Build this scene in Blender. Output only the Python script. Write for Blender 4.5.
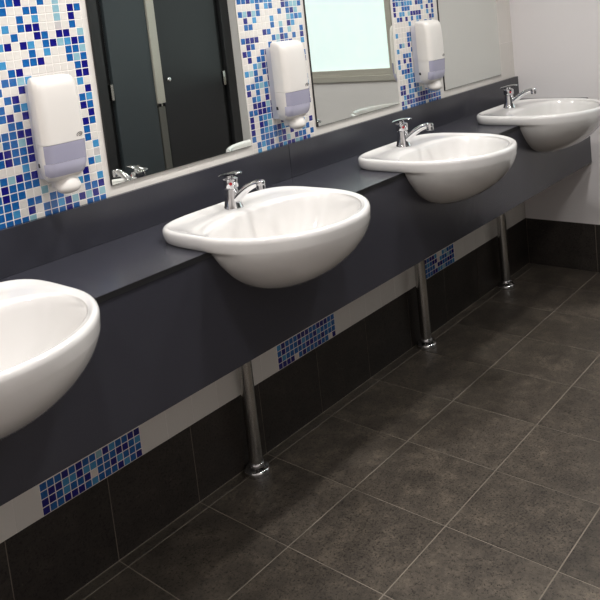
import bpy, bmesh, math, random
from mathutils import Vector, Matrix

for o in list(bpy.data.objects):
    bpy.data.objects.remove(o)
S = bpy.context.scene
COL = S.collection
R = random.Random(7)

# ------------------------------------------------------------------ camera
CAM = (-0.81224, -1.60128, 1.31865)
YAW, PITCH, ROLL, FPX, PPX, PPY = 0.81077, -0.11683, -0.11487, 768.008, 253.553, 113.959
fw = Vector((math.sin(YAW) * math.cos(PITCH), math.cos(YAW) * math.cos(PITCH), math.sin(PITCH)))
rt0 = Vector((math.cos(YAW), -math.sin(YAW), 0))
up0 = rt0.cross(fw)
rt = math.cos(ROLL) * rt0 + math.sin(ROLL) * up0
up = -math.sin(ROLL) * rt0 + math.cos(ROLL) * up0
cd = bpy.data.cameras.new('camera')
cam = bpy.data.objects.new('camera', cd)
COL.objects.link(cam)
cam.matrix_world = Matrix(((rt.x, up.x, -fw.x, CAM[0]), (rt.y, up.y, -fw.y, CAM[1]),
                           (rt.z, up.z, -fw.z, CAM[2]), (0, 0, 0, 1)))
cd.sensor_width = 36
cd.lens = FPX / 600 * 36
cd.shift_x = (300 - PPX) / 600
cd.shift_y = (PPY - 300) / 600
cd.clip_start = 0.02
S.camera = cam

# ------------------------------------------------------------------ world and colour management
w = bpy.data.worlds.new('world')
S.world = w
w.use_nodes = True
w.node_tree.nodes['Background'].inputs[0].default_value = (0.8, 0.85, 0.9, 1)
w.node_tree.nodes['Background'].inputs[1].default_value = 0.3
S.view_settings.view_transform = 'Standard'
S.view_settings.look = 'None'
S.view_settings.gamma = 1
S.view_settings.use_curve_mapping = False
S.view_settings.exposure = 0.0
LAMP_W = 10.0            # each ceiling downlight
LAMPS = [(x, -0.70, 1) for x in (-1.15, -0.25, 0.65, 1.55)] + [(x, -1.6, .45) for x in (0.2, 1.1, 2.0)]   # x, y, share of LAMP_W
WINDOW_STRENGTH = 0.80

W = 2.706                # far wall
ZB = 0.228               # baseboard top
CEIL = 2.45
XL = -2.2                # left end wall
YB = -3.2                # wall behind the cubicles
YC = -1.87               # cubicle fronts
ZC = 0.8187              # worktop surface
YA = -0.3325             # apron face


# ------------------------------------------------------------------ materials
def lin(c):
    c /= 255.0
    return c / 12.92 if c <= 0.04045 else ((c + 0.055) / 1.055) ** 2.4


def rgb(r, g, b):
    return (lin(r), lin(g), lin(b), 1)


MATS = {}


def mat(name, col, rough=0.5, metal=0.0, spec=0.5, coat=0.0, noise=None, bump=0.0, emit=None):
    """noise = (scale, second colour, detail, contrast) mixes a procedural colour variation in."""
    m = bpy.data.materials.new(name)
    m.use_nodes = True
    nt = m.node_tree
    b = nt.nodes['Principled BSDF']
    b.inputs['Base Color'].default_value = col
    b.inputs['Roughness'].default_value = rough
    b.inputs['Metallic'].default_value = metal
    b.inputs['Specular IOR Level'].default_value = spec
    b.inputs['Coat Weight'].default_value = coat
    b.inputs['Coat Roughness'].default_value = 0.05
    if noise:
        tc = nt.nodes.new('ShaderNodeTexCoord')
        n = nt.nodes.new('ShaderNodeTexNoise')
        n.inputs['Scale'].default_value = noise[0]
        n.inputs['Detail'].default_value = noise[2]
        nt.links.new(tc.outputs['Object'], n.inputs['Vector'])
        ramp = nt.nodes.new('ShaderNodeValToRGB')
        k = noise[3]
        ramp.color_ramp.elements[0].position = 0.5 - k
        ramp.color_ramp.elements[1].position = 0.5 + k
        ramp.color_ramp.elements[0].color = noise[1]
        ramp.color_ramp.elements[1].color = col
        nt.links.new(n.outputs['Fac'], ramp.inputs['Fac'])
        nt.links.new(ramp.outputs['Color'], b.inputs['Base Color'])
        if bump:
            bp = nt.nodes.new('ShaderNodeBump')
            bp.inputs['Strength'].default_value = bump
            bp.inputs['Distance'].default_value = 0.002
            nt.links.new(n.outputs['Fac'], bp.inputs['Height'])
            nt.links.new(bp.outputs['Normal'], b.inputs['Normal'])
    if emit:
        b.inputs['Emission Color'].default_value = emit[0]
        b.inputs['Emission Strength'].default_value = emit[1]
    MATS[name] = m
    return m


def stone_mat(name, c_dark, c_mid, c_light, rough):
    """dark pitted stone-look porcelain, every tile with its own cloud pattern and tone"""
    m = bpy.data.materials.new(name)
    m.use_nodes = True
    nt = m.node_tree
    L = nt.links.new
    b = nt.nodes['Principled BSDF']
    tc = nt.nodes.new('ShaderNodeTexCoord')
    oi = nt.nodes.new('ShaderNodeObjectInfo')
    off = nt.nodes.new('ShaderNodeVectorMath')
    off.operation = 'MULTIPLY_ADD'
    off.inputs[1].default_value = (1, 1, 1)
    sc = nt.nodes.new('ShaderNodeVectorMath')
    sc.operation = 'SCALE'
    sc.inputs[0].default_value = (17.0, 31.0, 11.0)
    L(oi.outputs['Random'], sc.inputs['Scale'])
    L(tc.outputs['Object'], off.inputs[0])
    L(sc.outputs['Vector'], off.inputs[2])

    def noise(scale, det, rg=0.6):
        n = nt.nodes.new('ShaderNodeTexNoise')
        n.inputs['Scale'].default_value = scale
        n.inputs['Detail'].default_value = det
        n.inputs['Roughness'].default_value = rg
        L(off.outputs['Vector'], n.inputs['Vector'])
        return n
    n1 = noise(13, 12, 0.82)
    n2 = noise(165, 4, 0.7)
    ramp = nt.nodes.new('ShaderNodeValToRGB')
    e = ramp.color_ramp.elements
    e[0].position, e[0].color = 0.30, c_dark
    e[1].position, e[1].color = 0.74, c_light
    k = e.new(0.52)
    k.color = c_mid
    L(n1.outputs['Fac'], ramp.inputs['Fac'])
    r2 = nt.nodes.new('ShaderNodeValToRGB')
    r2.color_ramp.elements[0].position = 0.35
    r2.color_ramp.elements[0].color = (0.12, 0.11, 0.11, 1)
    r2.color_ramp.elements[1].position = 0.48
    r2.color_ramp.elements[1].color = (1, 1, 1, 1)
    L(n2.outputs['Fac'], r2.inputs['Fac'])
    mx = nt.nodes.new('ShaderNodeMix')
    mx.data_type = 'RGBA'
    mx.blend_type = 'MULTIPLY'
    mx.inputs['Factor'].default_value = 0.85
    L(ramp.outputs['Color'], mx.inputs['A'])
    L(r2.outputs['Color'], mx.inputs['B'])
    # pale scuffs
    n3 = noise(75, 8, 0.8)
    r3 = nt.nodes.new('ShaderNodeValToRGB')
    r3.color_ramp.elements[0].position = 0.60
    r3.color_ramp.elements[0].color = (0, 0, 0, 1)
    r3.color_ramp.elements[1].position = 0.74
    r3.color_ramp.elements[1].color = (0.5, 0.5, 0.5, 1)
    L(n3.outputs['Fac'], r3.inputs['Fac'])
    mx2 = nt.nodes.new('ShaderNodeMix')
    mx2.data_type = 'RGBA'
    L(r3.outputs['Color'], mx2.inputs['Factor'])
    L(mx.outputs['Result'], mx2.inputs['A'])
    mx2.inputs['B'].default_value = rgb(150, 138, 122)
    hs = nt.nodes.new('ShaderNodeHueSaturation')
    mr = nt.nodes.new('ShaderNodeMapRange')
    mr.inputs['To Min'].default_value = 0.82
    mr.inputs['To Max'].default_value = 1.15
    L(oi.outputs['Random'], mr.inputs['Value'])
    L(mr.outputs['Result'], hs.inputs['Value'])
    L(mx2.outputs['Result'], hs.inputs['Color'])
    L(hs.outputs['Color'], b.inputs['Base Color'])
    bp = nt.nodes.new('ShaderNodeBump')
    bp.inputs['Strength'].default_value = 0.25
    bp.inputs['Distance'].default_value = 0.0015
    L(n2.outputs['Fac'], bp.inputs['Height'])
    L(bp.outputs['Normal'], b.inputs['Normal'])
    b.inputs['Roughness'].default_value = rough
    b.inputs['Specular IOR Level'].default_value = 0.4
    MATS[name] = m
    return m


stone_mat('floor_stone', rgb(50, 45, 41), rgb(78, 71, 63), rgb(114, 103, 90), 0.40)
stone_mat('base_stone', rgb(44, 40, 37), rgb(57, 52, 48), rgb(74, 67, 61), 0.42)
mat('grout', rgb(138, 128, 116), 0.9, noise=(9, rgb(108, 100, 90), 3, 0.2))
mat('white_grout', rgb(240, 234, 228), 0.8, noise=(80, rgb(232, 226, 220), 3, 0.2))
mat('white_tile', rgb(226, 221, 214), 0.22, noise=(3, rgb(220, 215, 208), 2, 0.3))
mat('paint', rgb(228, 223, 222), 0.75, noise=(4, rgb(224, 219, 218), 3, 0.3))
mat('ceiling_paint', rgb(240, 238, 234), 0.9, noise=(30, rgb(234, 232, 228), 3, 0.3))
mat('laminate', rgb(54, 54, 61), 0.27, noise=(700, rgb(49, 49, 56), 2, 0.2))
mat('laminate_edge', rgb(18, 18, 20), 0.5, noise=(300, rgb(24, 24, 26), 2, 0.2))
mat('ceramic', rgb(216, 213, 210), 0.07, coat=0.6, noise=(2, rgb(213, 210, 207), 2, 0.3))
mat('chrome', rgb(232, 232, 233), 0.11, metal=1.0, noise=(20, rgb(215, 215, 217), 2, 0.3))
mat('steel', rgb(206, 205, 202), 0.2, metal=1.0, noise=(200, rgb(170, 168, 164), 2, 0.3))
mat('aluminium', rgb(190, 185, 175), 0.4, metal=0.15, noise=(150, rgb(182, 177, 167), 2, 0.3))
mat('mirror_glass', rgb(232, 235, 230), 0.0, metal=1.0, noise=(1, rgb(230, 234, 229), 1, 0.3))
mat('dark_edge', rgb(30, 30, 30), 0.4, noise=(100, rgb(22, 22, 22), 2, 0.3))
mat('white_plastic', rgb(222, 217, 211), 0.3, noise=(5, rgb(219, 214, 208), 2, 0.3))
mat('grey_plastic', rgb(196, 194, 200), 0.35, noise=(5, rgb(190, 188, 195), 2, 0.3))
mat('lilac_plastic', rgb(158, 156, 174), 0.22, noise=(6, rgb(152, 150, 169), 2, 0.3))
mat('pale_lilac_plastic', rgb(182, 180, 199), 0.25, noise=(6, rgb(176, 174, 194), 2, 0.3))
mat('mark_grey', rgb(96, 92, 90), 0.5, noise=(90, rgb(86, 82, 80), 2, 0.3))
mat('red_mark', rgb(170, 30, 40), 0.4, noise=(90, rgb(150, 26, 36), 2, 0.3))
mat('blue_mark', rgb(30, 60, 160), 0.4, noise=(90, rgb(26, 50, 140), 2, 0.3))
mat('black_rubber', rgb(16, 16, 17), 0.5, noise=(90, rgb(22, 22, 22), 2, 0.3))
mat('slate_door', rgb(58, 64, 68), 0.45, noise=(300, rgb(54, 60, 64), 2, 0.3))
mat('black_door', rgb(30, 30, 34), 0.4, noise=(300, rgb(27, 27, 31), 2, 0.3))
mat('pilaster', rgb(42, 42, 44), 0.45, noise=(300, rgb(38, 38, 40), 2, 0.3))
mat('dark_post', rgb(96, 94, 90), 0.4, noise=(150, rgb(90, 88, 84), 2, 0.3))
mat('lamp_lens', (1, 1, 1, 1), 0.5, emit=((1.0, 0.985, 0.97, 1), 25.0), noise=(5, (1, 1, 1, 1), 1, .3))
mat('frosted_pane', rgb(214, 224, 224), 0.5, emit=(rgb(226, 240, 240), WINDOW_STRENGTH), noise=(14, rgb(206, 225, 224), 3, .3))
# glass mosaic colours
for nm, a, b2 in (('navy', (26, 26, 128), (22, 20, 108)), ('mid_blue', (30, 100, 168), (24, 86, 152)),
                  ('light_blue', (74, 148, 196), (62, 136, 186)), ('aqua', (146, 188, 200), (134, 176, 190)),
                  ('grey', (198, 194, 192), (188, 184, 184)), ('white', (225, 220, 213), (218, 213, 206))):
    mat('mosaic_' + nm, rgb(*a), 0.12, coat=0.4, noise=(60, rgb(*b2), 2, 0.2))


# ------------------------------------------------------------------ mesh helpers
def mesh(name, verts, faces, mats, smooth=False, mi=None):
    me = bpy.data.meshes.new(name)
    me.from_pydata(verts, [], faces)
    for m in ([mats] if isinstance(mats, str) else mats):
        me.materials.append(MATS[m])
    if mi:
        me.polygons.foreach_set('material_index', mi)
    if smooth:
        me.polygons.foreach_set('use_smooth', [True] * len(me.polygons))
    me.update()
    return me


def obj(name, me, parent=None, loc=(0, 0, 0), rot=None):
    o = bpy.data.objects.new(name, me)
    COL.objects.link(o)
    o.location = loc
    if rot:
        o.rotation_euler = rot
    if parent:
        o.parent = parent
    return o


def empty(name, loc=(0, 0, 0)):
    o = bpy.data.objects.new(name, None)
    COL.objects.link(o)
    o.location = loc
    o.empty_display_size = 0.05
    return o


def tag(o, label=None, cat=None, group=None, kind=None):
    if label:
        o['label'] = label
    if cat:
        o['category'] = cat
    if group:
        o['group'] = group
    if kind:
        o['kind'] = kind
    return o


class MB:
    """collects simple solids, then builds one mesh"""

    def __init__(self):
        self.v, self.f, self.m = [], [], []

    def add(self, verts, faces, mi=0):
        n = len(self.v)
        self.v += [tuple(p) for p in verts]
        self.f += [tuple(i + n for i in f) for f in faces]
        self.m += [mi] * len(faces)
        return self

    def box(self, a, b, mi=0, ch=0.0):
        x0, y0, z0 = (min(a[i], b[i]) for i in range(3))
        x1, y1, z1 = (max(a[i], b[i]) for i in range(3))
        if not ch:
            v = [(x0, y0, z0), (x1, y0, z0), (x1, y1, z0), (x0, y1, z0), (x0, y0, z1), (x1, y0, z1), (x1, y1, z1), (x0, y1, z1)]
            f = [(3, 2, 1, 0), (4, 5, 6, 7), (0, 1, 5, 4), (1, 2, 6, 5), (2, 3, 7, 6), (3, 0, 4, 7)]
            return self.add(v, f, mi)
        bm = bmesh.new()
        bmesh.ops.create_cube(bm, size=1)
        for q in bm.verts:
            q.co = Vector(((x0 + x1) / 2 + q.co.x * (x1 - x0), (y0 + y1) / 2 + q.co.y * (y1 - y0), (z0 + z1) / 2 + q.co.z * (z1 - z0)))
        bmesh.ops.bevel(bm, geom=bm.edges[:], offset=ch, segments=2, affect='EDGES', profile=0.5)
        return self.bm(bm, mi)

    def bm(self, bm, mi=0):
        bm.verts.index_update()
        self.add([tuple(q.co) for q in bm.verts], [tuple(q.index for q in f.verts) for f in bm.faces], mi)
        bm.free()
        return self

    def rings(self, rings, mi=0, cap0=True, cap1=True):
        n = len(rings[0])
        base = [p for r in rings for p in r]
        f = []
        for i in range(len(rings) - 1):
            for j in range(n):
                k = (j + 1) % n
                f.append((i * n + j, i * n + k, (i + 1) * n + k, (i + 1) * n + j))
        if cap0:
            f.append(tuple(range(n - 1, -1, -1)))
        if cap1:
            f.append(tuple((len(rings) - 1) * n + j for j in range(n)))
        return self.add(base, f, mi)

    def lathe(self, prof, c=(0, 0, 0), n=24, mi=0, cap0=True, cap1=True):
        """prof: (r, z) pairs going up -> outward normals"""
        return self.rings([[(c[0] + r * math.cos(2 * math.pi * j / n), c[1] + r * math.sin(2 * math.pi * j / n), c[2] + z)
                            for j in range(n)] for r, z in prof], mi, cap0, cap1)

    def tube(self, pts, rad, n=14, mi=0):
        pts = [Vector(p) for p in pts]
        rad = rad if isinstance(rad, (list, tuple)) else [rad] * len(pts)
        rs = []
        ref = Vector((1, 0, 0))
        for i, p in enumerate(pts):
            t = (pts[min(i + 1, len(pts) - 1)] - pts[max(i - 1, 0)]).normalized()
            a = ref - t * ref.dot(t)
            if a.length < 1e-4:
                a = Vector((0, 0, 1)) - t * t.z
            a.normalize()
            b = t.cross(a)
            rs.append([tuple(p + (a * math.cos(2 * math.pi * j / n) + b * math.sin(2 * math.pi * j / n)) * rad[i]) for j in range(n)])
        return self.rings(rs, mi)

    def prism(self, poly, lo, hi, axis, mi=0, side_mi=None):
        """extrude a 2-D polygon along an axis; poly in the other two coordinates (in x,y,z order)"""
        def P(p, h):
            q = list(p)
            q.insert(axis, h)
            return tuple(q)
        bm = bmesh.new()
        a = [bm.verts.new(P(p, lo)) for p in poly]
        b = [bm.verts.new(P(p, hi)) for p in poly]
        n = len(poly)
        bm.faces.new(a)
        bm.faces.new(b)
        for i in range(n):
            bm.faces.new((a[i], a[(i + 1) % n], b[(i + 1) % n], b[i])).material_index = 1
        bmesh.ops.recalc_face_normals(bm, faces=bm.faces[:])
        bmesh.ops.triangulate(bm, faces=[f for f in bm.faces if len(f.verts) > 4])
        bm.verts.index_update()
        sm = mi if side_mi is None else side_mi
        nv = len(self.v)
        self.v += [tuple(q.co) for q in bm.verts]
        for f in bm.faces:
            self.f.append(tuple(q.index + nv for q in f.verts))
            self.m.append(sm if f.material_index == 1 else mi)
        bm.free()
        return self

    def build(self, name, mats, parent=None, smooth=False, loc=(0, 0, 0), angle=None):
        me = mesh(name, self.v, self.f, mats, smooth or angle is not None, self.m)
        if angle is not None:
            bm = bmesh.new()
            bm.from_mesh(me)
            for e in bm.edges:
                e.smooth = not (len(e.link_faces) == 2 and e.calc_face_angle(0) > math.radians(angle))
            bm.to_mesh(me)
            bm.free()
        return obj(name, me, parent, loc)


TILES = {}


def tile_mesh(sx, sy, t, ch, m):
    """tile lying in XY, top at z = 0, thickness t, chamfered arris; origin at its centre"""
    k = (round(sx, 4), round(sy, 4), t, ch, m)
    if k not in TILES:
        a, b = sx / 2, sy / 2
        v = []
        for z, i in ((-t, 0), (-ch, 0), (0, ch)):
            v += [(-a + i, -b + i, z), (a - i, -b + i, z), (a - i, b - i, z), (-a + i, b - i, z)]
        f = [(8, 9, 10, 11)]
        for r in (0, 4):
            for j in range(4):
                f.append((r + j, r + (j + 1) % 4, r + 4 + (j + 1) % 4, r + 4 + j))
        TILES[k] = mesh('tile', v, f, m)
    return TILES[k]


WALLROT = (math.radians(90), 0, 0)       # tile plane XY -> XZ, facing -Y
FARROT = (math.radians(90), 0, math.radians(-90))   # facing -X

# ------------------------------------------------------------------ room shell
floor = MB().box((XL - .05, YB - .05, -0.08), (W + .1, 0.06, -0.0012)).build('floor', 'grout')
tag(floor, 'dark stone-look tiled floor', 'floor', kind='structure')
wall_back = MB().box((XL - .05, 0.0006, -0.0012), (W, 0.06, CEIL)).build('wall_back', 'white_grout')
tag(wall_back, 'long white tiled wall behind the basins', 'wall', kind='structure')
ceiling = MB().box((XL - .05, YB - .05, CEIL), (W + .1, 0.06, CEIL + .05)).build('ceiling', 'ceiling_paint')
tag(ceiling, 'plain white ceiling', 'ceiling', kind='structure')
wall_left = MB().box((XL - .05, YB - .05, -0.0012), (XL, 0.003, CEIL)).build('wall_left', 'paint')
tag(wall_left, 'plain white end wall', 'wall', kind='structure')
wall_front = MB().box((XL, YB - .05, -0.0012), (W, YB, CEIL)).build('wall_front', 'paint')
tag(wall_front, 'plain white wall behind the cubicles', 'wall', kind='structure')
wl = MB().box((XL, YB, -0.0012), (0.468, YC, CEIL)).build('bounce_wall', 'paint')  # added out of view; its white face bounces light and brightens the taps
tag(wl, 'plain white bounce wall added beside the cubicles', 'wall', kind='structure')
WY0, WY1, WZ0, WZ1 = -1.80, -0.668, 0.93, 2.05       # window opening on the far wall
wr = MB()
wr.box((W, YB - .05, -0.0012), (W + .1, 0.06, WZ0))
wr.box((W, YB - .05, WZ1), (W + .1, 0.06, CEIL))
wr.box((W, YB - .05, WZ0), (W + .1, WY0, WZ1))
wr.box((W, WY1, WZ0), (W + .1, 0.06, WZ1))
wall_right = wr.build('wall_right', 'paint')
tag(wall_right, 'plain painted off-white wall at the far end', 'wall', kind='structure')

# window on the far wall, seen in the middle mirror
win = empty('window_1', (W, (WY0 + WY1) / 2, WZ0))
tag(win, 'frosted window in grey aluminium frame, reflected in the middle mirror', 'window', kind='structure')
iv = lambda x, y, z: (x - W, y - (WY0 + WY1) / 2, z - WZ0)


def wbox(name, a, b, m, ch=0.002):
    return MB().box(iv(*a), iv(*b), ch=ch).build(name, m, win)


wbox('window_frame', (W - .012, WY0, WZ0), (W + .05, WY1, WZ0 + .032), 'aluminium')
wbox('window_frame', (W + .006, WY0 + .034, WZ0 + .032), (W + .05, WY1 - .034, WZ0 + .066), 'aluminium')
wbox('window_frame', (W - .012, WY0, WZ1 - .05), (W + .05, WY1, WZ1), 'aluminium')
wbox('window_frame', (W - .012, WY0, WZ0 + .032), (W + .05, WY0 + .034, WZ1 - .05), 'aluminium')
wbox('window_frame', (W - .012, WY1 - .034, WZ0 + .032), (W + .05, WY1, WZ1 - .05), 'aluminium')
wbox('window_pane', (W + .025, WY0 + .03, WZ0 + .06), (W + .031, WY1 - .03, WZ1 - .045), 'frosted_pane', 0)

# ------------------------------------------------------------------ floor tiles
TX, XJ, TY = 0.28483, 0.18521, 0.2863
JOINT = 0.0032
xs = [XJ + k * TX for k in range(-9, 9)]
xcuts = [XL] + [x for x in xs if XL + .02 < x < W - .02] + [W]
ycuts = [0.0, -0.0384, -0.3293, -0.3293 - TY, -0.3293 - 2 * TY, -0.3293 - 3 * TY, -0.3293 - 4 * TY, -0.3293 - 5 * TY]
for j in range(len(ycuts) - 1):
    y1, y0 = (ycuts[j] if j else -0.0028), ycuts[j + 1]
    for i in range(len(xcuts) - 1):
        x0, x1 = xcuts[i], xcuts[i + 1]
        if x1 < -1.3:
            continue
        sx, sy = x1 - x0 - JOINT, y1 - y0 - (JOINT if j else JOINT * .8)
        obj('floor_tile', tile_mesh(sx, sy, 0.0012, 0.0005, 'floor_stone'), floor, ((x0 + x1) / 2, (y0 + y1) / 2, 0.0))

# baseboard tiles, back wall and far wall
bb = MB().box((XL, -0.0006, 0), (W, 0.0005, ZB)).build('baseboard_back', 'grout')
tag(bb, 'row of dark stone tiles along the foot of the white wall', 'baseboard', kind='structure')
for i in range(len(xcuts) - 1):
    x0, x1 = xcuts[i], xcuts[i + 1]
    if x1 < -1.3:
        continue
    obj('baseboard_tile', tile_mesh(x1 - x0 - .0025, ZB - .001, 0.0012, 0.0005, 'base_stone'), bb, ((x0 + x1) / 2, -0.0018, ZB / 2 + .001), WALLROT)
bf = MB().box((W - .002, YC, 0), (W, -.0005, ZB)).build('baseboard_right', 'grout')
tag(bf, 'row of dark stone tiles along the foot of the far wall', 'baseboard', kind='structure')
for j in range(1, len(ycuts) - 1):
    y1, y0 = (ycuts[j] if j > 1 else -.0035), ycuts[j + 1]
    if y0 < YC:
        y0 = YC
    obj('baseboard_tile', tile_mesh(y1 - y0 - .0025, ZB - .001, 0.002, 0.0006, 'base_stone'), bf, (W - .004, (y0 + y1) / 2, ZB / 2), FARROT)

# ------------------------------------------------------------------ white wall tiles and mosaic panels
PANX = [0.002, 0.8535, 1.698]
PANW = 0.30
MIRR = [(0.3185, 0.842), (1.1665, 1.6745), (2.0265, 2.55)]
MZ0, MZ1 = 0.953, 1.95
ZROW = [ZB, 0.519, 0.81, 1.0945, 1.379, 1.67, 1.96, CEIL]
segs = [(-1.25, 0.002, -0.55), (0.302, 0.8535, 0.392), (1.1535, 1.698, 1.2435), (1.998, W, 2.088)]
PT = 0.0965
for a, b, first in segs:
    if a < -1:
        cuts = [a]
        x = first
        while x > a + .1:
            x -= PT
        while x < b - .02:
            if x > a + .01:
                cuts.append(x)
            x += PT
        cuts.append(b)
    else:
        cuts = [a]
        x = first
        while x < b - .012:
            cuts.append(x)
            x += PT
        cuts.append(b)
    for i in range(len(cuts) - 1):
        x0, x1 = cuts[i], cuts[i + 1]
        for r in range(len(ZROW) - 1):
            if r == 1:
                continue                      # hidden behind the vanity apron
            z0, z1 = ZROW[r], ZROW[r + 1]
            if any(m0 < x0 and x1 < m1 for m0, m1 in MIRR) and z0 > MZ0 and z1 < MZ1 + .02:
                continue                      # hidden behind a mirror
            obj('wall_tile', tile_mesh(x1 - x0 - .0013, z1 - z0 - .0013, 0.003, 0.0005, 'white_tile'), wall_back,
                ((x0 + x1) / 2, 0.0, (z0 + z1) / 2), WALLROT)

PIT = 0.02
CODE = {'N': 'mosaic_navy', 'B': 'mosaic_mid_blue', 'L': 'mosaic_light_blue', 'A': 'mosaic_aqua', 'G': 'mosaic_grey', '.': 'mosaic_white'}
ORDER = ['N', 'B', 'L', 'A', 'G', '.']
UP0 = """....BBN..B.A... ....B..BB..A.NB ......B.L..A.N. ....L.BNN..G.B. .....B..NB.NN.A ...LN.NL.BNALNB .......B.L..BBA
B..L..BBN...BAB ....BN.......BN ...BBAL......NN ..B..NN.B....L. .B.BN.....N...N N.B.BL.......BL ..BN.N..B....NB B..BB.....L...N
.BBBNN..N....NB N.BBAN..B....B. BNNBBN...B...B. .BNBBN..N.....L B...LG...L....G NBANBNL......BA .NBBBB..B...N.. BNBB..A..N.LB.L
BBB.BB.BB...BBN BBL.N.BBLNANANA BBBBA.BBBNB.BBB""".split()
UP1 = """BBNLBBLL..NB.B. ....B.LB..NBAAB BANAB....B.BNA. .N.L...L...ALBL .BB....B.A.NL.. .....NB..B.A..B BNNN...BANB.B.N .NB...B.ANBN..L
NB..BN...B..N.. .N.BB..N.BL...B ..LANB.B..N...N LAB.BN..BL..B.. ..BB.N.BNB...N. BBLALN.B..N...B N.B.B.BN.B....L .BL.N..BBL..N.N
.NNNAN.NB.B...N BBNNBN.BBN....N N.BLLNB.BN..B.. N.NBA..NBBL.... N.BLLBNLB...L.N B.BBBBBN.N..LB. .BLBN.BNA.NBB.B .L.LBBNLNNALNB.""".split()
LOW0 = "BBBNBNBBANLBBNN BNNLLNLLBBBNNBL NNBLBBN.BBNLBBB NBBNNNBLBBBNLBN".split()


def rand_rows(n, p, rng, blue_only=False):
    out = []
    for i in range(n):
        q = p(i / (n - 1)) if n > 1 else p(1)
        row, run = '', None
        for c in range(15):
            if rng.random() < q:
                row += run if (run and rng.random() < .3) else rng.choice('NNNBBBBBLLA')
                run = row[-1]
            else:
                row += '.'
                run = None
        out.append(row)
    return out


UP2 = rand_rows(24, lambda t: 0.52 if t < .3 else (0.42 if t < .5 else 0.45 + .45 * (t - .5) / .5), random.Random(21))
LOWN = lambda s: [''.join('.' if R.random() < .03 else R.choice('NNNNBBBBBBLLA' if R.random() < .5 else 'NNBBB') for _ in range(15)) for _ in range(4)]
TOPFILL = lambda n, s: rand_rows(n, lambda t: .42, random.Random(s))


def mosaic(px, ztop_rows, zc0, single, label):
    """rows listed from the top; zc0 = centre height of the lowest row"""
    n = len(ztop_rows)
    panel = MB().box((0, 0.0003, 0), (PANW, 0.003, n * PIT)).build('mosaic_panel', 'white_grout', wall_back, loc=(px, 0, zc0 - PIT / 2))
    tag(panel, label)
    mb = MB()
    rest = 0
    for i, row in enumerate(ztop_rows):
        r = n - 1 - i
        for c, k in enumerate(row):
            x, z = (c + .5) * PIT, (r + .5) * PIT
            if single(r, c):
                o = obj('mosaic_tile', tile_mesh(PIT - .0022, PIT - .0022, 0.0018, 0.0006, CODE[k]), panel, (x, -0.0004, z), WALLROT)
            else:
                rest += 1
                t = tile_mesh(PIT - .0022, PIT - .0022, 0.0018, 0.0006, CODE[k])
                mb.add([(x + v.co.x, -0.0004 - v.co.z, z + v.co.y) for v in t.vertices], [tuple(p.vertices) for p in t.polygons], ORDER.index(k))
    if rest:
        o = mb.build('mosaic_tiles', [CODE[k] for k in ORDER], panel)
        tag(o, kind='stuff')
    return panel


ZU = 0.9274     # centre of the lowest visible mosaic row
# left panel: rows up to the top edge of the view, tiles not behind the dispenser stand as single pieces
n0 = 76
rows0 = TOPFILL(n0 - len(UP0), 3) + UP0
mosaic(PANX[0], rows0, ZU, lambda r, c: r < 26 and c > 0 and not (6 <= c <= 12 and 4 <= r <= 16), 'blue and white glass mosaic panel behind the nearest dispenser')
mosaic(PANX[1], TOPFILL(n0 - len(UP1), 4) + UP1, ZU, lambda r, c: False, 'blue and white glass mosaic panel behind the middle dispenser')
mosaic(PANX[2], TOPFILL(n0 - len(UP2), 5) + UP2, ZU, lambda r, c: False, 'blue and white glass mosaic panel behind the farthest dispenser')
ZL = ZB + PIT / 2 + .0005
mosaic(PANX[0], LOW0, ZL, lambda r, c: False, 'strip of blue mosaic under the worktop, nearest to the camera')
mosaic(0.8545, LOWN(1), ZL, lambda r, c: False, 'strip of blue mosaic under the worktop, right of the nearest leg')
mosaic(1.694, LOWN(2), ZL, lambda r, c: False, 'strip of blue mosaic under the worktop, at the middle leg')
# white tile above the short lower mosaic strips (behind the apron)
for px in (PANX[0], 0.8545, 1.694):
    for k in range(3):
        obj('wall_tile', tile_mesh(.0985, 0.519 - ZB - .082, 0.003, 0.0005, 'white_tile'), wall_back, (px + .05 + .1 * k, 0.0, (ZB + .082 + .519) / 2), WALLROT)

# ------------------------------------------------------------------ mirrors
for (a, b), lab in zip(MIRR, ('frameless mirror nearest the camera, reflecting dark cubicle doors',
                              'frameless mirror between two dispensers, reflecting the bright frosted window',
                              'frameless mirror next to the far wall, reflecting plain white wall')):
    root = empty('mirror', (a, 0, MZ0))
    tag(root, lab, 'mirror', 'frameless wall mirrors')
    ww, hh = b - a, MZ1 - MZ0
    MB().box((0, -.0055, 0), (ww, -.0004, hh)).build('backing', 'dark_edge', root)
    MB().box((.0012, -.0065, .0012), (ww - .0012, -.0056, hh - .0012)).build('glass', 'mirror_glass', root)

# ------------------------------------------------------------------ basins
BX = [-0.272, 0.552, 1.380, 2.203]
V0 = 0.33            # widest line of the basin, distance from the wall
NB = 96


def outline(th, a, bf, bb, nf, nb):
    """super-ellipse point; th = 0 at +x, th = 90deg towards the room"""
    c, s = math.cos(th), math.sin(th)
    b, n = (bf, nf) if s >= 0 else (bb, nb)
    r = (abs(c / a) ** n + abs(s / b) ** n) ** (-1 / n)
    return r * c, r * s


OUT = [outline(2 * math.pi * j / NB, .2435, .238, .205, 2.05, 4.6) for j in range(NB)]
INN = [outline(2 * math.pi * j / NB, .215, .190, .092, 2.1, 2.6) for j in range(NB)]
VI = V0 + .02


PROF = [(.6665, .02), (.669, .08), (.676, .19), (.685, .30), (.696, .41), (.709, .51), (.725, .60), (.748, .70), (.771, .785), (.795, .86), (.816, .915), (.838, .96)]


def side_scale(z):
    for (z0, s0), (z1, s1) in zip(PROF, PROF[1:]):
        if z <= z1:
            return s0 + (s1 - s0) * max(0, z - z0) / (z1 - z0)
    return PROF[-1][1]


def hw(z):
    return .2435 * side_scale(z)


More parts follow.
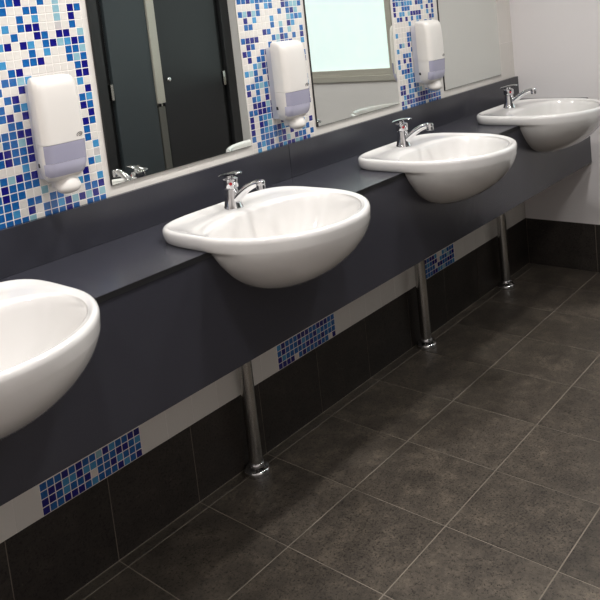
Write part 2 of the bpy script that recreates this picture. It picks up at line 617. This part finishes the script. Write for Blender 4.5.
def front_scale(z):
    d = max(0, min(1, (.838 - z) / .1718))
    return max(.02, (1 - d ** 1.9) ** .62)


def ring_out(s, z):
    return [(u * s, -(V0 + w_ * s), z) for u, w_ in OUT]


def ring_bowl(z):
    r = []
    for j, (u, w_) in enumerate(OUT):
        sn = math.sin(2 * math.pi * j / NB)
        f = min(1, max(0, sn) / .4) ** .5
        s = side_scale(z) * (1 - f) + front_scale(z) * f
        r.append((u * s, -(V0 + w_ * s), z))
    return r


def ring_in(s, z, t=1.0, sh=0.0):
    """t blends from the outer to the inner outline"""
    r = []
    for (u, w_), (p, q) in zip(OUT, INN):
        a = (u * .93, V0 + w_ * .93)
        b = (p * s, VI + sh + q * s)
        r.append((a[0] * (1 - t) + b[0] * t, -(a[1] * (1 - t) + b[1] * t), z))
    return r


def basin_mesh():
    rs = []
    for z in (.6665, .6675, .6693, .6725, .677, .683, .691, .7005, .713, .728, .745, .762, .779, .795, .808, .8165):
        rs.append(ring_bowl(z))
    def lip(sb, sf, z):
        r = []
        for j, (u, w_) in enumerate(OUT):
            f = min(1, max(0, math.sin(2 * math.pi * j / NB)) / .4) ** .5
            s_ = sb * (1 - f) + sf * f
            r.append((u * s_, -(V0 + w_ * s_), z))
        return r
    rs.append(lip(.968, front_scale(.8190), .8190))
    rs.append(lip(.985, front_scale(.8230) + .001, .8230))
    rs.append(lip(.996, .995, .833))
    rs.append(ring_out(1.0, .8415))
    rs.append(ring_out(.996, .8490))
    rs.append(ring_out(.984, .8535))
    rs.append(ring_out(.966, .8552))
    rs.append(ring_out(.948, .8542))
    rs.append(ring_in(1, .8518, 0))
    rs.append(ring_in(1, .8502, .35))
    rs.append(ring_in(1, .8498, .7))
    rs.append(ring_in(1.012, .8485, 1))
    rs.append(ring_in(.99, .844, 1))
    rs.append(ring_in(.965, .833, 1))
    for s, z in ((.93, .815), (.88, .79), (.81, .762), (.71, .735), (.58, .714), (.42, .70), (.25, .6925), (.105, .69)):
        rs.append(ring_in(s, z, 1, -.012 * (1 - s)))
    return rs


mb = MB()
mb.rings(basin_mesh(), cap0=True, cap1=True)
BASIN = mesh('bowl', mb.v, mb.f, 'ceramic', True)
md = MB().lathe([(.020, .690), (.024, .691), (.024, .693), (.018, .6935), (.016, .6915), (.004, .6912)], (0, -(VI - .012), 0), 24, cap0=False)
DRAIN = mesh('drain', md.v, md.f, 'chrome', True)
blabs = ['white ceramic basin cut off by the left edge of the photo', 'white ceramic basin, second from the left, in the middle of the photo',
         'white ceramic basin, second from the far wall', 'white ceramic basin right beside the far wall']
for x, lab in zip(BX, blabs):
    root = empty('wash_basin', (x, 0, 0))
    tag(root, lab, 'basin', 'basins in the worktop')
    obj('bowl', BASIN, root)
    obj('drain', DRAIN, root)

# ------------------------------------------------------------------ vanity: worktop, upstand, apron, legs
van = empty('worktop', (0, 0, ZC))
tag(van, 'long dark grey laminate worktop with upstand, carrying four white basins', 'worktop')
CTH = 0.013
XV0, XV1 = -1.25, W - .0015
YF = YA - .002


def notch(bx):
    """plan of the basin body in the worktop, from the front edge round the back"""
    s = side_scale(.8135) + .002
    pts = []
    for j in range(NB + 1):
        th = 2 * math.pi * j / NB
        u, w_ = OUT[j % NB]
        pts.append((u * s, -(V0 + w_ * s), th))
    back = [(u, y) for u, y, th in pts if y > YF + .0005 and math.sin(th) <= 1e-6]
    back = sorted(set((round(u, 5), round(y, 5)) for u, y in back), key=lambda p: math.atan2(p[1] + V0, p[0]))
    # left to right: angle from pi down to 0 over the back
    back = sorted(back, key=lambda p: -math.atan2(p[1] + V0 - 0.0 + 1e-6, p[0]))
    return [(bx + u, y) for u, y in back]


poly = [(XV0, YF)]
for bx in BX:
    nt_ = notch(bx)
    poly += [(nt_[0][0], YF)] + nt_ + [(nt_[-1][0], YF)]
poly += [(XV1, YF), (XV1, -.0005), (XV0, -.0005)]
MB().prism(poly, -CTH, 0, 2, 0, 1).build('slab', ['laminate', 'laminate_edge'], van)
# apron
ZA0, ZA1 = 0.520, ZC - CTH - .0005
poly = [(XV0, ZA0), (XV1, ZA0), (XV1, ZA1)]
for bx in reversed(BX):
    zs = [ZA1, .79, .77, .75, .73, .715, .70, .688, .680, .675, .6715, .670]
    # width of the bowl where the apron plane cuts it (just in front of the widest line)
    r_ = [(bx + hw(z) * .995, z - .002 if z < ZA1 else z) for z in zs] + [(bx, .666)]
    l_ = [(2 * bx - x, z) for x, z in reversed(r_[:-1])]
    poly += r_ + l_
poly += [(XV0, ZA1)]
tag(MB().prism(poly, YA, YA + .016, 1, 0, 0).build('apron_panel', ['laminate']), 'dark grey laminate apron panel hanging under the front of the worktop', 'panel')
# upstand in two lengths with a fine joint
for a, b in ((XV0, 0.9993), (1.0007, XV1)):
    MB().box((a, -.0155, .0003), (b, -.0022, 0.926 - ZC), ch=.0007).build('upstand', 'laminate', van)
# steel support legs close to the wall
for x, lab in ((0.668, 'round steel support leg nearest the camera, between the first two mosaic strips'), (1.652, 'round steel support leg in the middle, at the edge of a mosaic strip'),
               (2.36, 'round steel support leg nearest the far wall')):
    leg = empty('support_leg', (x, -.0425, 0))
    tag(leg, lab, 'leg', 'steel legs under the worktop')
    MB().lathe([(.0208, .028), (.0208, .60), (.0208, ZC - CTH - .001)], (0, 0, 0), 28).build('pole', 'steel', leg, angle=40)
    MB().lathe([(.0385, .0002), (.0390, .004), (.0385, .012), (.037, .017), (.033, .0195), (.0275, .021), (.0240, .023), (.0240, .034), (.0225, .0355), (.0209, .0355)],
               (0, 0, 0), 36).build('floor_flange', 'chrome', leg, angle=50)

# ------------------------------------------------------------------ mixer taps
def tap_parts():
    P = {}
    m = MB().lathe([(.0255, 0), (.0262, .003), (.0252, .006), (.0232, .010), (.0200, .03), (.0172, .050), (.0168, .0535), (.0150, .0545), (.0150, .0565), (.0192, .0575),
                    (.0200, .062), (.0205, .074), (.0200, .079), (.0150, .0815)], n=28)
    P['body'] = (m, 'chrome')
    m = MB()
    # flat paddle lever, rising slightly towards the room
    pl = []
    L0, L1 = 0.034, -0.040
    n = 12
    for k in range(n + 1):
        t = k / n
        y = L0 + (L1 - L0) * t
        wd = .0165 * (1 - .25 * t) * min(1, (1 - (2 * t - 1) ** 8) ** .5 + .12)
        z = .082 + .016 * t + .004 * (1 - 4 * (t - .4) ** 2)
        pl.append((y, wd, z, .0032 * (1 - .4 * t)))
    rings = []
    for y, wd, z, th in pl:
        rings.append([(-wd, y, z - th), (-wd * 1.02, y, z), (-wd * .6, y, z + th), (wd * .6, y, z + th), (wd * 1.02, y, z), (wd, y, z - th)])
    m.rings(rings)
    m.lathe([(.0125, .074), (.0125, .088)], (0, .004, 0), 20)
    P['lever'] = (m, 'chrome')
    m = MB()
    pts, rad = [], []
    for k in range(13):
        t = k / 12
        y = -.008 - .092 * t
        z = .020 + .054 * math.sin(t * math.pi * .44) / math.sin(math.pi * .44)
        pts.append((0, y, z))
        rad.append(.0115 - .0025 * t)
    m.tube(pts, rad, 16)
    P['spout'] = (m, 'chrome')
    m = MB().lathe([(.0100, -.011), (.0118, -.010), (.0118, -.002), (.0112, .000), (.0118, .002), (.0118, .008), (.0098, .011)], (0, -.106, .0695), 20)
    P['aerator'] = (m, 'chrome')
    m = MB()
    rr = []
    for d in (.0190, .0214):
        q = []
        for j in range(14):
            a = 2 * math.pi * j / 14
            tx, tz = .0042 * math.cos(a), .069 + .0042 * math.sin(a)
            q.append(((-d + tx) * .7071, (-d - tx) * .7071, tz))
        rr.append(q)
    m.rings(rr)
    P['indicator'] = (m, 'red_mark')
    return {k: mesh(k, v[0].v, v[0].f, v[1], True) for k, v in tap_parts_smooth(P)}


def tap_parts_smooth(P):
    return P.items()


TAP = tap_parts()
for me in TAP.values():
    bm = bmesh.new()
    bm.from_mesh(me)
    bmesh.ops.recalc_face_normals(bm, faces=bm.faces[:])
    for e in bm.edges:
        e.smooth = not (len(e.link_faces) == 2 and e.calc_face_angle(0) > math.radians(48))
    bm.to_mesh(me)
    bm.free()
tlabs = ['chrome mixer tap on the basin that the left edge of the photo cuts off', 'chrome mixer tap on the second basin from the left, in the middle of the photo',
         'chrome mixer tap on the second basin from the far wall', 'chrome mixer tap on the basin right beside the far wall']
for x, lab in zip(BX, tlabs):
    root = empty('mixer_tap', (x - .002, -.197, .8498))
    tag(root, lab, 'tap', 'chrome basin taps')
    for k, me in TAP.items():
        obj(k, me, root)

# ------------------------------------------------------------------ soap dispensers
def rrect(hx, y0, y1, rf, n=5):
    """plan outline: flat back at y0 (wall), front at y1 with rounded front corners; counter-clockwise seen from above"""
    pts = [(-hx[0], y0)]
    for k in range(n + 1):                    # front left
        a = math.pi + (math.pi / 2) * k / n
        pts.append((-hx[1] + rf + rf * math.cos(a), y1 + rf + rf * math.sin(a)))
    for k in range(n + 1):
        a = 1.5 * math.pi + (math.pi / 2) * k / n
        pts.append((hx[1] - rf + rf * math.cos(a), y1 + rf + rf * math.sin(a)))
    pts.append((hx[0], y0))
    return pts


DH = 0.254         # height of the housing above its lower edge
def dispenser_parts():
    P = {}
    hb, hf = .039, .0555
    # back plate
    P['back_plate'] = (MB().box((-.030, -.0295, .016), (.030, -.0024, DH - .016), ch=.002), ['grey_plastic'])
    # white cover: from just above the refill window to the domed top
    m = MB()
    secs = []
    for z, s, yf in ((.101, 1, -.1), (.15, 1, -.1005), (.20, 1, -.099), (.226, .995, -.097), (.238, .98, -.0945), (.2465, .94, -.089), (.2515, .87, -.081), (DH, .74, -.070)):
        secs.append([(x * s, y, z) for x, y in rrect((hb, hf), -.030, yf, .020)])
    m.rings(secs, cap0=True, cap1=True)
    P['cover'] = (m, ['white_plastic'])
    # white lower frame round the window
    m = MB()
    secs = []
    for z, s, yf in ((.012, .62, -.068), (.018, .78, -.082), (.028, .90, -.090), (.042, .965, -.0955), (.060, .99, -.0975), (.1005, 1, -.0985)):
        secs.append([(x * s, y, z) for x, y in rrect((hb, hf), -.030, yf, .020)])
    m.rings(secs)
    P['lower_frame'] = (m, ['white_plastic'])

    def shell(zs, mi, d=.0022, clip=0.0):
        out = []
        for z, s, yf in zs:
            q = rrect((hb, hf), -.030, yf, .020)[1:-1]
            out.append([(x * s * 1.012 + 0, y - d * (1 if abs(x) < .04 else .8), z) for x, y in q if x * s > -.0555])
        n = min(len(o) for o in out)
        rings = []
        for o in out:
            o = o[-n:]
            inner = [(x * .9, y + .006, z) for x, y, z in reversed(o)]
            rings.append(o + inner)
        return MB().rings(rings)
    P['refill_window'] = (shell([(.058, .985, -.0972), (.075, .995, -.098), (.085, 1, -.0985), (.0998, 1, -.0988)], 0), ['lilac_plastic'])
    P['window_lower_rim'] = (shell([(.026, .86, -.0885), (.034, .93, -.0925), (.046, .97, -.096), (.0575, .985, -.0972)], 0), ['pale_lilac_plastic'])
    # push nozzle
    m = MB()
    secs = []
    for t, z, rx, ry, cy in ((0, .020, .024, .024, -.055), (1, .006, .025, .026, -.060), (2, -.004, .027, .026, -.064), (3, -.012, .0285, .025, -.068),
                             (4, -.020, .026, .022, -.070), (5, -.026, .019, .016, -.070), (6, -.0285, .009, .008, -.070)):
        secs.append([(.007 + 1.1 * rx * math.cos(2 * math.pi * j / 24), cy + ry * math.sin(2 * math.pi * j / 24), z + .008) for j in range(24)])
    m.rings(secs[::-1])
    P['push_nozzle'] = (m, ['white_plastic'])
    # dark spout block and hook behind the nozzle
    P['nozzle_bracket'] = (MB().box((-.016, -.050, -.008), (.024, -.032, .014), ch=.003), ['white_plastic'])
    P['lock_tab'] = (MB().box((-.0415, -.044, .046), (-.038, -.031, .056), ch=.001), ['black_rubber'])
    # brand mark: an open rounded parallelogram loop with a tail, raised print on the cover
    m = MB()
    loop = []
    for k in range(15):
        a = math.radians(200 - k * 19)
        loop.append((.0350 + .0068 * math.cos(a) + .0022 * math.sin(a), .1135 + .0042 * math.sin(a)))
    loop = [(.0285, .1090)] + loop + [(.0325, .1100)]

    def ribbon(pts, t):
        v, f = [], []
        for i, p in enumerate(pts):
            a = Vector(pts[max(i - 1, 0)])
            b = Vector(pts[min(i + 1, len(pts) - 1)])
            d = (b - a).normalized()
            nrm = Vector((-d.y, d.x)) * t
            for s_, y in ((1, -.1006), (1, -.1000), (-1, -.1000), (-1, -.1006)):
                v.append((p[0] + nrm.x * s_, y, p[1] + nrm.y * s_))
        for i in range(len(pts) - 1):
            for j in range(4):
                f.append((i * 4 + j, i * 4 + (j + 1) % 4, i * 4 + 4 + (j + 1) % 4, i * 4 + 4 + j))
        m.add(v, f)
    ribbon(loop, .0009)
    ribbon([(.0315, .1128), (.0385, .1142)], .0009)
    P['brand_mark'] = (m, ['mark_grey'])
    out = {}
    for k, (mm, mats) in P.items():
        me = mesh(k, mm.v, mm.f, mats, True, mm.m)
        bm = bmesh.new()
        bm.from_mesh(me)
        bmesh.ops.recalc_face_normals(bm, faces=bm.faces[:])
        for e in bm.edges:
            e.smooth = not (len(e.link_faces) == 2 and e.calc_face_angle(0) > math.radians(50))
        bm.to_mesh(me)
        bm.free()
        out[k] = me
    return out


DISP = dispenser_parts()
dlabs = ['white soap dispenser with lilac window left of the nearest mirror', 'white soap dispenser with lilac window between the nearest and the middle mirror',
         'white soap dispenser with lilac window between the middle and the farthest mirror']
DX = [0.147, 0.985, 1.833]
for x, lab in zip(DX, dlabs):
    root = empty('soap_dispenser', (x, 0.0, 1.000))
    tag(root, lab, 'soap dispenser', 'soap dispensers on the mosaic')
    for k, me in DISP.items():
        obj(k, me, root)

# ------------------------------------------------------------------ toilet cubicles behind the camera, seen in the nearest mirror
cub = empty('cubicle_front', (0, YC, 0))
tag(cub, 'dark cubicle fronts with black and slate doors, reflected in the nearest mirror', 'partition')
CZ0, CZ1 = 0.13, 2.05


def cbox(name, x0, x1, m, z0=CZ0, z1=CZ1, d0=-.03, d1=0.0, parent=cub):
    return MB().box((x0, d0, z0), (x1, d1, z1), ch=.002).build(name, m, parent)


def cubicle(dx, wall_end=False):
    cbox('pilaster', 2.632 + dx, (2.7035 if wall_end else 2.72) + dx, 'pilaster', 0.0)
    d2 = cbox('door', 2.09 + dx, 2.577 + dx, 'black_door')
    cbox('door_stop', 2.572 + dx, 2.637 + dx, 'laminate_edge', CZ0, CZ1, -.045, -.0305)
    h = cbox('hinge', 2.585 + dx, 2.606 + dx, 'steel', .955, 1.045, -.028, .006, d2)
    k = MB().lathe([(.006, 0), (.006, .012), (.013, .014), (.015, .020), (.013, .027), (.006, .029)], (0, 0, 0), 18).build('door_knob', 'chrome', d2, True, (2.125 + dx, 0, 1.05))
    k.rotation_euler = (math.radians(-90), 0, 0)
    st = cbox('edge_channel', 2.031 + dx, 2.087 + dx, 'aluminium', .92, CZ1, -.03, .012)
    cbox('edge_channel_clip', 2.052 + dx, 2.064 + dx, 'steel', .90, .92, -.01, .010, st)
    cbox('post', 2.036 + dx, 2.084 + dx, 'dark_post', 0, .899, -.03, .004)
    cbox('door', 1.74 + dx, 2.028 + dx, 'slate_door', CZ0, CZ1, -.03, .0)
    cbox('door_stop', 1.698 + dx, 1.742 + dx, 'laminate_edge', CZ0, CZ1, -.045, -.0305)
    cbox('hinge', 1.716 + dx, 1.734 + dx, 'steel', .985, 1.075, -.028, .004)
    cbox('pilaster', 1.60 + dx, 1.70 + dx, 'pilaster', 0.0)


cubicle(0, True)
cubicle(-1.13)
cbox('head_rail', .472, W - .0025, 'aluminium', CZ1 + .001, CZ1 + .045)
for k, x in enumerate((1.64, .51)):
    cbox('divider', x - .009, x + .009, 'black_door', CZ0, CZ1, YB - YC + .003, -.046)

# ------------------------------------------------------------------ ceiling downlights
for i, (x, y, share) in enumerate(LAMPS):
    root = empty('downlight', (x, y, CEIL))
    tag(root, 'round recessed ceiling downlight in the row over the basins' if y > -1 else 'round recessed ceiling downlight in the row over the cubicle doors', 'downlight',
        'downlights over the basins' if y > -1 else 'downlights over the cubicle doors')
    MB().lathe([(.075, -.012), (.098, -.010), (.100, -.0003)], (0, 0, 0), 32, cap0=False, cap1=False).build('trim_ring', 'white_plastic', root, True)
    MB().lathe([(.074, -.008), (.074, -.004)], (0, 0, 0), 32).build('lens', 'lamp_lens', root)
    ld = bpy.data.lights.new('lamp', 'AREA')
    ld.shape = 'DISK'
    ld.size = .15
    ld.energy = LAMP_W * share
    ld.color = (1.0, 0.985, 0.97)
    ld.spread = math.radians(150)
    lo = bpy.data.objects.new('lamp', ld)
    COL.objects.link(lo)
    lo.parent = root
    lo.location = (0, 0, -.014)
